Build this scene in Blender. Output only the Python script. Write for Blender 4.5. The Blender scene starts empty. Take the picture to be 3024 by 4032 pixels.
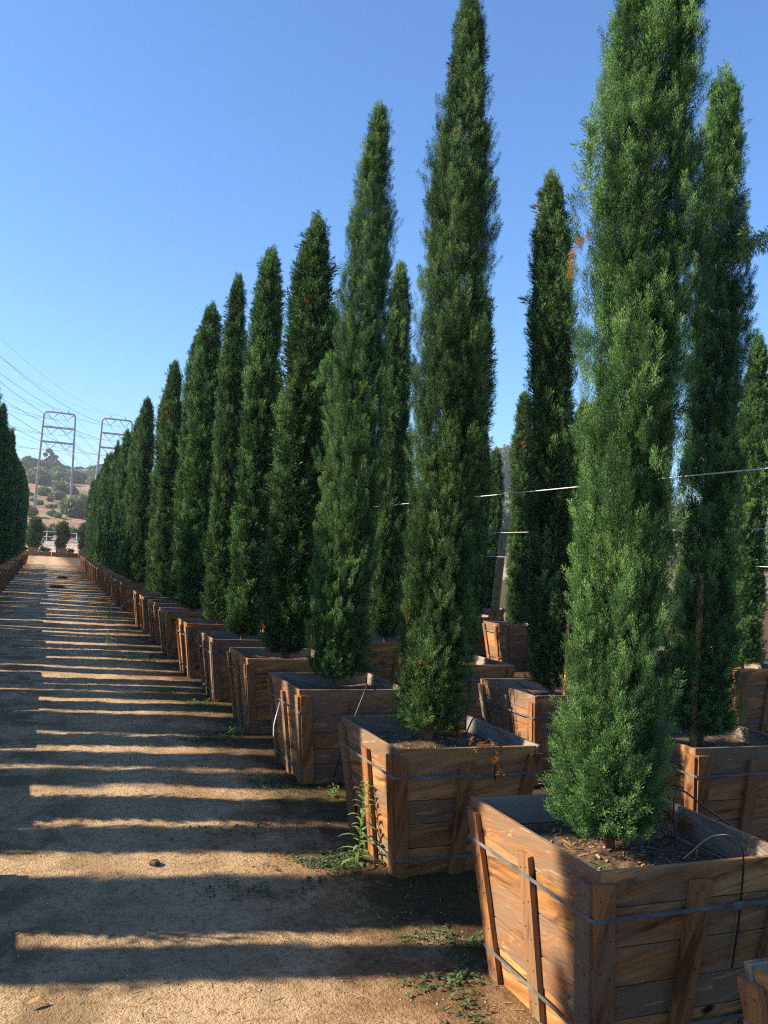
import bpy, bmesh, math, random
import numpy as np
from mathutils import Vector, Matrix
R = math.radians
C = bpy.context.scene
COL = C.collection
rnd = random.Random(7)

# ------------------------------------------------------------------ camera
CAMH = 1.77
yaw, pitch, roll = R(21.462), R(3.112), R(3.416)
fwd = Vector((math.sin(yaw)*math.cos(pitch), math.cos(yaw)*math.cos(pitch), math.sin(pitch)))
r0 = Vector((math.cos(yaw), -math.sin(yaw), 0)); u0 = r0.cross(fwd)
rt = r0*math.cos(roll) + u0*math.sin(roll); up = u0*math.cos(roll) - r0*math.sin(roll)
cd = bpy.data.cameras.new('camera'); cam = bpy.data.objects.new('camera', cd); COL.objects.link(cam)
cam.matrix_world = Matrix(((rt.x, up.x, -fwd.x, 0), (rt.y, up.y, -fwd.y, 0), (rt.z, up.z, -fwd.z, CAMH), (0, 0, 0, 1)))
cd.sensor_fit = 'VERTICAL'; cd.sensor_height = 36.0; cd.lens = 36.0*3352/4032
cd.clip_start = 0.05; cd.clip_end = 4000
C.camera = cam

# ------------------------------------------------------------------ sky + sun
SUN_EL, SUN_AZ = R(30.8), R(-77.0)            # azimuth clockwise from +Y
w = bpy.data.worlds.new('World'); C.world = w; w.use_nodes = True
nt = w.node_tree; nt.nodes.clear()
sky = nt.nodes.new('ShaderNodeTexSky'); sky.sky_type = 'NISHITA'; sky.sun_disc = False
sky.sun_elevation = SUN_EL; sky.sun_rotation = SUN_AZ
sky.altitude = 50; sky.air_density = 1.25; sky.dust_density = 0.15; sky.ozone_density = 10.0
bg = nt.nodes.new('ShaderNodeBackground'); bg.inputs[1].default_value = 0.098
ow = nt.nodes.new('ShaderNodeOutputWorld')
nt.links.new(sky.outputs[0], bg.inputs[0]); nt.links.new(bg.outputs[0], ow.inputs[0])
sd = bpy.data.lights.new('sun', 'SUN'); so = bpy.data.objects.new('sun', sd); COL.objects.link(so)
sd.energy = 5.0; sd.angle = R(0.5); sd.color = (1.0, 0.865, 0.66)
SUN = Vector((math.sin(SUN_AZ)*math.cos(SUN_EL), math.cos(SUN_AZ)*math.cos(SUN_EL), math.sin(SUN_EL)))
so.rotation_euler = SUN.to_track_quat('Z', 'Y').to_euler(); so.location = (0, 0, 30)
C.view_settings.view_transform = 'Standard'; C.view_settings.look = 'None'
C.view_settings.exposure = 1.35; C.view_settings.gamma = 1.0
C.cycles.filter_width = 1.15; C.cycles.use_denoising = False; C.cycles.use_adaptive_sampling = False; C.cycles.max_bounces = 5; C.cycles.diffuse_bounces = 3; C.cycles.transmission_bounces = 3

# ------------------------------------------------------------------ node helpers
def mat(name):
    m = bpy.data.materials.new(name); m.use_nodes = True
    nt = m.node_tree; nt.nodes.clear()
    out = nt.nodes.new('ShaderNodeOutputMaterial'); b = nt.nodes.new('ShaderNodeBsdfPrincipled')
    nt.links.new(b.outputs[0], out.inputs[0])
    return m, nt, b, out
class G:
    """small graph builder"""
    def __init__(s, nt): s.nt = nt
    def n(s, t, **kw):
        x = s.nt.nodes.new(t)
        for k, v in kw.items():
            setattr(x, k, v)
        return x
    def set(s, sock, v):
        if hasattr(v, 'links'): s.nt.links.new(v, sock)
        else: sock.default_value = v
    def math(s, op, a, b=0.0, clamp=False):
        x = s.n('ShaderNodeMath', operation=op, use_clamp=clamp); s.set(x.inputs[0], a); s.set(x.inputs[1], b); return x.outputs[0]
    def mix(s, f, a, b, mode='MIX'):
        x = s.n('ShaderNodeMix', data_type='RGBA', blend_type=mode); s.set(x.inputs[0], f)
        s.set(x.inputs[6], a if hasattr(a, 'links') else (*a, 1)); s.set(x.inputs[7], b if hasattr(b, 'links') else (*b, 1)); return x.outputs[2]
    def noise(s, vec, scale, detail=4, rough=.55, dist=0.0):
        x = s.n('ShaderNodeTexNoise'); s.set(x.inputs['Vector'], vec); x.inputs['Scale'].default_value = scale
        x.inputs['Detail'].default_value = detail; x.inputs['Roughness'].default_value = rough; x.inputs['Distortion'].default_value = dist
        return x.outputs[0]
    def ramp(s, v, a, b):
        x = s.n('ShaderNodeMapRange', interpolation_type='SMOOTHSTEP'); s.set(x.inputs[0], v); x.inputs[1].default_value = a; x.inputs[2].default_value = b; return x.outputs[0]
    def xyz(s, vec):
        x = s.n('ShaderNodeSeparateXYZ'); s.set(x.inputs[0], vec); return x.outputs
    def comb(s, x_, y_, z_):
        x = s.n('ShaderNodeCombineXYZ'); s.set(x.inputs[0], x_); s.set(x.inputs[1], y_); s.set(x.inputs[2], z_); return x.outputs[0]
    def bump(s, h, strength, dist):
        x = s.n('ShaderNodeBump'); s.set(x.inputs['Height'], h); x.inputs['Strength'].default_value = strength; x.inputs['Distance'].default_value = dist; return x.outputs[0]

# ------------------------------------------------------------------ materials
def wood_material(name, pale, brown, dark, orange, grey, stain_amt, peel_amt):
    m, nt, b, out = mat(name); g = G(nt)
    uv = g.xyz(g.n('ShaderNodeUVMap', uv_map='grain').outputs[0])
    pl = g.n('ShaderNodeAttribute', attribute_name='plank').outputs['Fac']
    ob = g.n('ShaderNodeObjectInfo').outputs['Random']
    z = g.math('ADD', g.math('MULTIPLY', pl, 41.0), g.math('MULTIPLY', ob, 23.0))
    V = lambda a, b_, off: g.comb(g.math('MULTIPLY', uv[0], a), g.math('MULTIPLY', uv[1], b_), g.math('ADD', z, off))
    def rnd_(off):
        x = g.n('ShaderNodeTexWhiteNoise', noise_dimensions='2D'); g.set(x.inputs[0], g.comb(pl, ob, off)); return x.outputs[0]
    fn = g.noise(V(3.0, 110, 0), 1.0, 4, .65); streak = g.noise(V(.8, 17, 3), 1.0, 4, .6, .3)
    swirl = g.noise(V(1.6, 9, 5), 1.2, 2, .45)
    ring = g.math('POWER', g.math('FRACT', g.math('MULTIPLY', g.math('ADD', swirl, g.math('MULTIPLY', uv[1], 3.0)), 12.0)), 1.6)
    c = g.mix(g.math('MULTIPLY', g.ramp(streak, .38, .68), .85), pale, brown)
    c = g.mix(g.math('MULTIPLY', g.math('MULTIPLY', ring, g.ramp(rnd_(1.0), .45, .7)), .75), c, brown)
    c = g.mix(g.math('MULTIPLY', g.ramp(fn, .46, .70), .65), c, tuple(x*.7 for x in brown))
    c = g.mix(g.math('MULTIPLY', g.ramp(rnd_(2.0), .3, 1.0), .6), c, orange)
    c = g.mix(g.math('MULTIPLY', g.ramp(rnd_(3.0), .5, 1.0), .65), c, tuple(x*.8 for x in brown))
    st = g.noise(V(1.5, 9, 7), 1.4, 6, .65, .5)
    c = g.mix(g.math('MULTIPLY', g.ramp(st, .51, .66), stain_amt), c, dark)
    gr = g.noise(V(1.0, 5, 17), 2.0, 4, .65)
    c = g.mix(g.math('MULTIPLY', g.ramp(g.math('ADD', gr, g.math('MULTIPLY', rnd_(4.0), .4)), .58, .86), .8), c, grey)
    pe = g.noise(V(2.4, 15, 11), 1.5, 6, .62, 1.2)
    c = g.mix(g.math('MULTIPLY', g.math('MULTIPLY', g.ramp(pe, .57, .64), g.ramp(rnd_(5.0), .45, .75)), peel_amt), c, (pale[0]*1.05, pale[1]*1.30, pale[2]*1.9))
    vo = g.n('ShaderNodeTexVoronoi'); g.set(vo.inputs['Vector'], g.comb(g.math('MULTIPLY', uv[0], 2.6), g.math('MULTIPLY', uv[1], 5.0), z)); vo.inputs['Scale'].default_value = 1.0
    c = g.mix(g.math('SUBTRACT', 1.0, g.ramp(vo.outputs['Distance'], .05, .12)), c, (dark[0]*.35, dark[1]*.35, dark[2]*.4))
    g.set(b.inputs['Base Color'], c); b.inputs['Roughness'].default_value = .82
    b.inputs['Specular IOR Level'].default_value = .25
    h = g.math('ADD', g.math('MULTIPLY', fn, .6), g.math('MULTIPLY', ring, .35))
    g.set(b.inputs['Normal'], g.bump(h, .8, .005))
    return m
WOOD = wood_material('planter_wood', (.51, .265, .095), (.235, .088, .028), (.060, .020, .008), (.33, .105, .027), (.20, .14, .095), .9, .55)
BATTEN = wood_material('batten_wood', (.34, .15, .052), (.19, .073, .025), (.075, .028, .011), (.30, .105, .03), (.19, .135, .09), .8, .2)
INNER = wood_material('grey_wood', (.24, .195, .15), (.15, .115, .085), (.08, .05, .035), (.19, .125, .075), (.27, .245, .215), .5, .3)

def simple(name, col, rough=.7, metal=0.0, var=0.0, scale=20.0, bump=0.0):
    m, nt, b, out = mat(name); g = G(nt)
    tc = g.n('ShaderNodeTexCoord').outputs['Object']
    if var:
        n_ = g.noise(tc, scale, 5, .6)
        c = g.mix(g.ramp(n_, .3, .7), tuple(x*(1-var) for x in col), tuple(min(1, x*(1+var)) for x in col))
        g.set(b.inputs['Base Color'], c)
        if bump: g.set(b.inputs['Normal'], g.bump(n_, .6, bump))
    else:
        b.inputs['Base Color'].default_value = (*col, 1)
    b.inputs['Roughness'].default_value = rough; b.inputs['Metallic'].default_value = metal
    return m
NAIL = simple('nail_head', (.05, .04, .035), .6, .3)
STRAP = simple('galvanised_strap', (.11, .12, .128), .5, .0, .4, 9)
BARK = simple('cypress_bark', (.26, .17, .11), .9, 0, .45, 22, .01)
STAKE = simple('stake_wood', (.50, .25, .08), .8, 0, .3, 14, .003)
POSTM = simple('weathered_post', (.19, .145, .055), .85, 0, .35, 7, .004)
POSTP = simple('pale_post', (.42, .26, .12), .85, 0, .3, 7, .004)
WIRE = simple('galvanised_wire', (.52, .51, .48), .45, .1)
TUBE = simple('black_poly_tube', (.02, .02, .022), .4)
STEEL = simple('painted_steel', (.25, .24, .265), .6, .0, .06, 1)
CABLE = simple('power_cable', (.36, .38, .40), .6)
RIBBON = simple('white_tie', (.8, .78, .72), .6)
ROOF = simple('roof_tile', (.26, .17, .14), .8, 0, .25, 2)
WALLW = simple('pale_render', (.62, .58, .54), .8, 0, .08, 3)
GLASS = simple('dark_glass', (.05, .06, .08), .2)
PEBBLE = simple('pebble_stone', (.36, .27, .19), .9, 0, .5, 30)
DRYLEAF = simple('dry_leaf', (.32, .18, .07), .8, 0, .3, 60)
FENCEM = simple('fence_paint', (.62, .62, .62), .6, 0, .1, 3)

def leaf_material(name, a, b_, c_, trans=.25, rough=.6, brown=(.30, .12, .035), haze_tip=None):
    m, nt, b, out = mat(name); g = G(nt)
    t = g.n('ShaderNodeAttribute', attribute_name='tint').outputs['Fac']
    ob = g.n('ShaderNodeObjectInfo').outputs['Random']
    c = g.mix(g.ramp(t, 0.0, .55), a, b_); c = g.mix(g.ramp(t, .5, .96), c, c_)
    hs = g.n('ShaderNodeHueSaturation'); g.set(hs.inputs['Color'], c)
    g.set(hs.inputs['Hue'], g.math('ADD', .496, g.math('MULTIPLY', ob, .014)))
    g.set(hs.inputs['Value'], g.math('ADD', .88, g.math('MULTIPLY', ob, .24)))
    c = g.mix(g.math('GREATER_THAN', t, 1.5), hs.outputs[0], brown)
    g.set(b.inputs['Base Color'], c); b.inputs['Roughness'].default_value = rough
    b.inputs['Specular IOR Level'].default_value = .12
    tr = g.n('ShaderNodeBsdfTranslucent'); g.set(tr.inputs[0], c)
    mx = g.n('ShaderNodeMixShader'); mx.inputs[0].default_value = trans
    nt.links.new(b.outputs[0], mx.inputs[1]); nt.links.new(tr.outputs[0], mx.inputs[2]); nt.links.new(mx.outputs[0], out.inputs[0])
    return m
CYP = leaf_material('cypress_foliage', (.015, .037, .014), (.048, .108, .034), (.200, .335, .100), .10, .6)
FICUS = leaf_material('shrub_foliage', (.03, .05, .018), (.065, .09, .03), (.13, .16, .05), .2, .45)
HILLGREEN = leaf_material('hill_bush_foliage', (.09, .13, .05), (.15, .20, .08), (.22, .27, .11), .2, .8)
EUCA = leaf_material('eucalyptus_foliage', (.06, .085, .05), (.10, .13, .075), (.15, .18, .10), .2, .8)
WEED = leaf_material('weed_leaf', (.12, .20, .06), (.20, .32, .10), (.30, .42, .16), .35, .5)
CLOVER = leaf_material('clover_leaf', (.06, .095, .04), (.10, .15, .065), (.17, .23, .11), .3, .6)
DEAD = leaf_material('dead_foliage', (.22, .085, .03), (.33, .135, .045), (.42, .21, .09), .2, .8)

def soil_material():
    m, nt, b, out = mat('potting_soil'); g = G(nt)
    tc = g.n('ShaderNodeTexCoord').outputs['Object']
    n1 = g.noise(tc, 26, 6, .7); n2 = g.noise(tc, 5, 3)
    c = g.mix(g.ramp(n1, .4, .65), (.05, .03, .018), (.19, .105, .055)); c = g.mix(g.ramp(n1, .64, .74), c, (.36, .2, .1))
    c = g.mix(g.math('MULTIPLY', g.ramp(n2, .52, .62), .6), c, (.04, .06, .018))
    g.set(b.inputs['Base Color'], c); b.inputs['Roughness'].default_value = .95
    g.set(b.inputs['Normal'], g.bump(n1, 1.0, .02)); return m
SOIL = soil_material()

def ground_material(name):
    m, nt, b, out = mat(name); g = G(nt)
    tc = g.n('ShaderNodeTexCoord').outputs['Object']; p = g.xyz(tc)
    big = g.noise(tc, .55, 4, .6); mid = g.noise(tc, 2.3, 5, .62, .3); fine = g.noise(tc, 24, 6, .72); grit = g.noise(tc, 85, 3, .7)
    # pale trodden sand, mottled with grey gravel
    c = g.mix(g.ramp(mid, .36, .62), (.60, .42, .245), (.47, .32, .18))
    c = g.mix(g.math('MULTIPLY', g.ramp(fine, .50, .62), .65), c, (.28, .17, .08))
    c = g.mix(g.math('MULTIPLY', g.ramp(grit, .58, .70), .6), c, (.10, .062, .038))
    c = g.mix(g.math('MULTIPLY', g.ramp(grit, .30, .20), .5), c, (.58, .43, .28))
    # gravelly darker patches at the left
    lm = g.math('MULTIPLY', g.ramp(p[0], .75, -.1), g.ramp(mid, .46, .60))
    c = g.mix(g.math('MULTIPLY', lm, .75), c, (.215, .145, .08))
    # damp, rust-brown earth along the watered boxes on both sides
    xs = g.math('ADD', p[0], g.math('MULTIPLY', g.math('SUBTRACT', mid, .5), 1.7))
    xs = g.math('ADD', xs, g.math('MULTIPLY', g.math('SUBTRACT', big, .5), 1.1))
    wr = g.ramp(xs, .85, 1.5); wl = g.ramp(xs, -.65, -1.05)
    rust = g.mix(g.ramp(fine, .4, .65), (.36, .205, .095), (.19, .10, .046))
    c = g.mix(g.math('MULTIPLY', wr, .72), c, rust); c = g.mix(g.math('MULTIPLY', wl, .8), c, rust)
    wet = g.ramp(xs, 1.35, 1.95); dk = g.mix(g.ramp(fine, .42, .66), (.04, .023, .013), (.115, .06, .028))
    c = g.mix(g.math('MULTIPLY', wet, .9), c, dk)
    moss = g.math('MULTIPLY', g.math('MULTIPLY', g.ramp(xs, 1.0, 1.5), g.ramp(big, .47, .60)), g.ramp(fine, .38, .56))
    c = g.mix(g.math('MULTIPLY', moss, .75), c, (.10, .095, .022))
    # rusty streak patches out on the road
    rs = g.ramp(g.noise(tc, .9, 4, .65, .4), .60, .70)
    c = g.mix(g.math('MULTIPLY', rs, .22), c, (.36, .19, .09))
    g.set(b.inputs['Base Color'], c); b.inputs['Roughness'].default_value = .95; b.inputs['Specular IOR Level'].default_value = .15
    h = g.math('ADD', g.math('MULTIPLY', fine, .7), g.math('MULTIPLY', grit, .45))
    g.set(b.inputs['Normal'], g.bump(h, 1.0, .05)); return m
GROUND = ground_material('sandy_gravel')

def hill_material():
    m, nt, b, out = mat('dry_hillside'); g = G(nt)
    tc = g.n('ShaderNodeTexCoord').outputs['Object']; p = g.xyz(tc)
    n1 = g.noise(tc, .045, 6, .65, .5); n2 = g.noise(tc, .35, 6, .7); n3 = g.noise(tc, .11, 5, .6)
    c = g.mix(g.ramp(n1, .35, .65), (.33, .20, .115), (.25, .125, .075)); c = g.mix(g.ramp(n2, .5, .68), c, (.17, .10, .06))
    c = g.mix(g.math('MULTIPLY', g.ramp(n3, .54, .64), .7), c, (.12, .13, .055))
    sand = g.ramp(p[1], 140.0, 128.0)
    c = g.mix(sand, c, g.mix(g.ramp(n2, .4, .65), (.46, .36, .27), (.30, .22, .16)))
    g.set(b.inputs['Base Color'], c); b.inputs['Roughness'].default_value = 1.0
    g.set(b.inputs['Normal'], g.bump(n2, 1.0, 1.2)); return m
HILL = hill_material()

# ------------------------------------------------------------------ object helpers
def link(name, me, parent=None):
    o = bpy.data.objects.new(name, me); COL.objects.link(o)
    if parent: o.parent = parent
    return o
def tag(o, label=None, cat=None, group=None, kind=None):
    if label: o['label'] = label
    if cat: o['category'] = cat
    if group: o['group'] = group
    if kind: o['kind'] = kind
    return o
def empty(name, loc, rz=0.0):
    o = bpy.data.objects.new(name, None); COL.objects.link(o); o.location = loc; o.rotation_euler = (0, 0, rz); o.empty_display_size = .2
    return o
def copy_tree(o, parent=None):
    c = o.copy(); COL.objects.link(c)
    if parent: c.parent = parent
    for ch in list(o.children): copy_tree(ch, c)
    return c
def tri_mesh(name, tris, material, tint=None):
    n = len(tris); me = bpy.data.meshes.new(name)
    me.vertices.add(n*3); me.vertices.foreach_set('co', tris.reshape(-1).astype(np.float32))
    me.loops.add(n*3); me.loops.foreach_set('vertex_index', np.arange(n*3, dtype=np.int32))
    me.polygons.add(n); me.polygons.foreach_set('loop_start', np.arange(0, n*3, 3, dtype=np.int32))
    me.update(calc_edges=True); me.materials.append(material)
    if tint is not None:
        a = me.attributes.new('tint', 'FLOAT', 'FACE'); a.data.foreach_set('value', tint.astype(np.float32))
    return me
class MB:
    """collects hexahedra / tubes into one bmesh with grain UVs"""
    def __init__(s):
        s.bm = bmesh.new(); s.uv = s.bm.loops.layers.uv.new('grain'); s.pl = s.bm.faces.layers.float.new('plank')
    def hexa(s, P, long='x', mi=0, rv=None, uvoff=None):
        """P: 8 points, bottom ring 0-3, top ring 4-7; long axis: 'x' = edge 0-1, 'z' = edge 0-4, 'y' = edge 1-2"""
        vs = [s.bm.verts.new(p) for p in P]; P = [Vector(p) for p in P]
        ax = {'x': P[1]-P[0], 'y': P[2]-P[1], 'z': P[4]-P[0]}
        e = ax[long].normalized(); others = [k for k in 'xyz' if k != long]
        ln = {k: ax[k].length for k in others}; wk = max(others, key=lambda k: ln[k]); tk = min(others, key=lambda k: ln[k])
        we = ax[wk].normalized(); te = ax[tk].normalized()
        rv = rnd.random() if rv is None else rv; o = uvoff if uvoff else (rnd.random()*30, rnd.random()*30)
        for q in ((3, 2, 1, 0), (4, 5, 6, 7), (0, 1, 5, 4), (1, 2, 6, 5), (2, 3, 7, 6), (3, 0, 4, 7)):
            f = s.bm.faces.new([vs[i] for i in q]); f.material_index = mi; f[s.pl] = rv
            for l, i in zip(f.loops, q):
                d = P[i]-P[0]; l[s.uv].uv = (o[0]+d.dot(e), o[1]+d.dot(we)+d.dot(te)*1.3)
        return s
    def box(s, a, b, long='x', mi=0, rv=None):
        (x0, y0, z0), (x1, y1, z1) = a, b
        return s.hexa([(x0, y0, z0), (x1, y0, z0), (x1, y1, z0), (x0, y1, z0), (x0, y0, z1), (x1, y0, z1), (x1, y1, z1), (x0, y1, z1)], long, mi, rv)
    def tube(s, pts, rad, n=8, mi=0, cap=True):
        pts = [Vector(p) for p in pts]; rad = rad if hasattr(rad, '__len__') else [rad]*len(pts); rings = []
        L = 0; prev = None; rv = rnd.random(); o = rnd.random()*30; Ls = []
        for i, p in enumerate(pts):
            t = (pts[min(i+1, len(pts)-1)]-pts[max(i-1, 0)]).normalized()
            if prev is None: a = t.orthogonal().normalized()
            else: a = (prev - t*prev.dot(t)).normalized()
            prev = a; b = t.cross(a)
            if i: L += (p-pts[i-1]).length
            Ls.append(L); rings.append([s.bm.verts.new(p+(a*math.cos(k*2*math.pi/n)+b*math.sin(k*2*math.pi/n))*rad[i]) for k in range(n)])
        for i in range(len(pts)-1):
            for k in range(n):
                f = s.bm.faces.new((rings[i][k], rings[i][(k+1) % n], rings[i+1][(k+1) % n], rings[i+1][k])); f.material_index = mi; f[s.pl] = rv; f.smooth = True
                for l, (u, v) in zip(f.loops, ((Ls[i], k), (Ls[i], k+1), (Ls[i+1], k+1), (Ls[i+1], k))): l[s.uv].uv = (o+u, v*2*math.pi*rad[i]/n)
        if cap:
            for ring in (rings[0][::-1], rings[-1]):
                f = s.bm.faces.new(ring); f.material_index = mi; f[s.pl] = rv
        return s
    def mesh(s, name, mats, bevel=0.0):
        if bevel:
            bmesh.ops.bevel(s.bm, geom=s.bm.edges[:], offset=bevel, segments=1, affect='EDGES', clamp_overlap=True)
        bmesh.ops.recalc_face_normals(s.bm, faces=s.bm.faces[:])
        me = bpy.data.meshes.new(name); s.bm.to_mesh(me); s.bm.free()
        for m in (mats if isinstance(mats, (list, tuple)) else [mats]): me.materials.append(m)
        return me

# ------------------------------------------------------------------ value noise for shapes
def vnoise(x, y, seed):
    def h(i, j):
        v = np.sin(i*127.1 + j*311.7 + seed*74.7)*43758.5453
        return v - np.floor(v)
    xi, yi = np.floor(x), np.floor(y); fx, fy = x-xi, y-yi; fx = fx*fx*(3-2*fx); fy = fy*fy*(3-2*fy)
    return (h(xi, yi)*(1-fx)+h(xi+1, yi)*fx)*(1-fy) + (h(xi, yi+1)*(1-fx)+h(xi+1, yi+1)*fx)*fy - .5
def fbm(x, y, seed, oct_=4):
    s = 0; a = 1
    for k in range(oct_):
        s = s + a*vnoise(x*2**k, y*2**k, seed+k); a *= .5
    return s

# ------------------------------------------------------------------ ground
def relief(x, y):
    return (.035*fbm(x*.55, y*.55, 3, 3) + .010*fbm(x*3, y*3, 9, 3) + .004*vnoise(x*14, y*14, 5)) * np.exp(-np.maximum(0, y-40)/40.0) * (np.abs(x) < 30)
def grid_mesh(name, xs, ys, zf, material):
    X, Y = np.meshgrid(xs, ys); Z = zf(X, Y); nx, ny = len(xs), len(ys)
    me = bpy.data.meshes.new(name); me.vertices.add(nx*ny)
    me.vertices.foreach_set('co', np.stack([X, Y, Z], -1).reshape(-1).astype(np.float32))
    i = (np.arange(ny-1)[:, None]*nx+np.arange(nx-1)[None]).reshape(-1)
    q = np.stack([i, i+1, i+nx+1, i+nx], -1).reshape(-1).astype(np.int32); nf = len(i)
    me.loops.add(nf*4); me.loops.foreach_set('vertex_index', q); me.polygons.add(nf)
    me.polygons.foreach_set('loop_start', np.arange(0, nf*4, 4, dtype=np.int32))
    me.polygons.foreach_set('use_smooth', np.ones(nf, dtype=bool)); me.update(calc_edges=True); me.materials.append(material)
    return me
xs = np.concatenate([np.array([-900, -400, -150, -60, -25, -12, -7]), np.arange(-4.5, -1.2, .15), np.arange(-1.2, 2.6, .035), np.arange(2.6, 6, .12), np.array([7, 9, 14, 25, 60, 150, 400, 900])])
ys = np.concatenate([np.array([-300, -60, -15, -5, -2]), np.arange(-1, 2.5, .12), np.arange(2.5, 12, .035), np.arange(12, 30, .15), np.arange(30, 96, 1.5), np.array([110, 130, 1200])])
ground = tag(link('ground', grid_mesh('ground', xs, ys, lambda X, Y: np.where(Y > 105, -2.0, relief(X, Y)), GROUND)), 'sandy gravel yard floor between the rows of boxes', 'ground', kind='structure')

def hill_z(X, Y):
    z = np.interp(Y, [94, 97, 128, 136, 150, 180, 220, 260, 300, 345, 385, 420, 520, 700, 1500], [-.05, .12, 1.25, 1.5, 2.2, 4.2, 8.3, 13.0, 17.6, 23, 27.5, 29.5, 32, 36, 36])
    z = z*(1+.0016*np.clip(X, -60, 320)) + np.clip((Y-160)/120, 0, 1)*(4.0*fbm(X*.018, Y*.018, 21, 4) + 1.8*fbm(X*.06, Y*.06, 31, 3)) + np.clip((Y-97)/30, 0, 1)*.25*fbm(X*.3, Y*.3, 12, 3)
    return z
hx = np.concatenate([np.arange(-900, -60, 40), np.arange(-60, 60, 1.5), np.arange(60, 400, 6), np.arange(400, 1200, 50)])
hy = np.concatenate([np.arange(94, 140, 1.2), np.arange(140, 440, 2.2), np.arange(440, 1500, 60)])
tag(link('hillside', grid_mesh('hillside', hx, hy, hill_z, HILL)), 'dry brown hillside with scattered green scrub', 'hill', kind='structure')
def hz(x, y): return float(hill_z(np.array([float(x)]), np.array([float(y)]))[0])

# ------------------------------------------------------------------ foliage
def plume_template(rng, nsec=15, nbl=7, slim=1.0, bs=1.0, bw=1.0):
    """feathery upright spray along +Z, unit length; returns triangles (n,3,3)"""
    T = []
    def blade(p, d, L, wd):
        d = d/np.linalg.norm(d); s = np.cross(d, rng.normal(size=3)); s /= np.linalg.norm(s)
        L *= bs; wd *= bw
        T.append([p - s*wd*.5, p + s*wd*.5 + d*L*.25, p + d*L])
    upv = np.array([0, 0, 1.0])
    for i in range(nsec):
        t = .04 + .86*(i+rng.random()*.7)/nsec; az = i*2.39996 + rng.normal()*.25
        out = np.array([math.cos(az), math.sin(az), 0]); L = (.36*(1-t)**.75+.13)*slim
        d = upv*math.cos(.62)+out*math.sin(.62)*slim; d /= np.linalg.norm(d); side = np.cross(d, upv); side /= np.linalg.norm(side)
        p0 = upv*t + out*.01
        for k in range(nbl):
            s = (k+.4)/nbl; sg = 1 if k % 2 else -1; bl = .165*(1-.45*s)*(.8+.4*rng.random())
            curl = upv*.35*s
            blade(p0+d*L*s + upv*.04*s*s, d + side*sg*.62 + rng.normal(size=3)*.22 + curl, bl, .027)
        blade(p0+d*L*.75, d+upv*.3, .17, .026)
    for k in range(6):
        blade(upv*(.78+.03*k), upv+rng.normal(size=3)*.22, .20, .025)
    return np.array(T)
rng0 = np.random.default_rng(11)
PLUMES = [plume_template(rng0, 11, 6, .85) for _ in range(6)]
PLUMES_FINE = [plume_template(rng0, 15, 9, .88, .66, .85) for _ in range(7)]
PLUMES_LO = [plume_template(rng0, 9, 4) for _ in range(5)]
for P in PLUMES_LO:  # coarser spray, broader blades
    c = P.mean(1, keepdims=True); P[:] = c + (P-c)*1.55

def orient(d, rng):
    d = d/np.linalg.norm(d, axis=-1, keepdims=True)
    a = rng.normal(size=d.shape); a -= d*(a*d).sum(-1, keepdims=True); a /= np.linalg.norm(a, axis=-1, keepdims=True)
    b = np.cross(d, a); return np.stack([a, b, d], -1)           # columns
def place(templates, pos, dirs, length, rng, width=1.0, tints=None):
    n = len(pos); M = orient(dirs, rng); idx = rng.integers(0, len(templates), n); out = []; tt = []
    for k, T in enumerate(templates):
        s = np.where(idx == k)[0]
        if not len(s): continue
        Tk = T*np.array([width, width, 1.0])
        V = np.einsum('nij,fvj->nfvi', M[s], Tk)*length[s][:, None, None, None] + pos[s][:, None, None, :]
        base = tints[s][:, None]
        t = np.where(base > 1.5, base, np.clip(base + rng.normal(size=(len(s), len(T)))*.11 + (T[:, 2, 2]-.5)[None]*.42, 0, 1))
        out.append(V.reshape(-1, 3, 3)); tt.append(t.reshape(-1))
    return np.concatenate(out), np.concatenate(tt)
STD = [(0, .74), (.05, .95), (.14, 1.0), (.35, .99), (.55, .93), (.70, .86), (.84, .66), (.93, .38), (.98, .17), (1, .05)]
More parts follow.
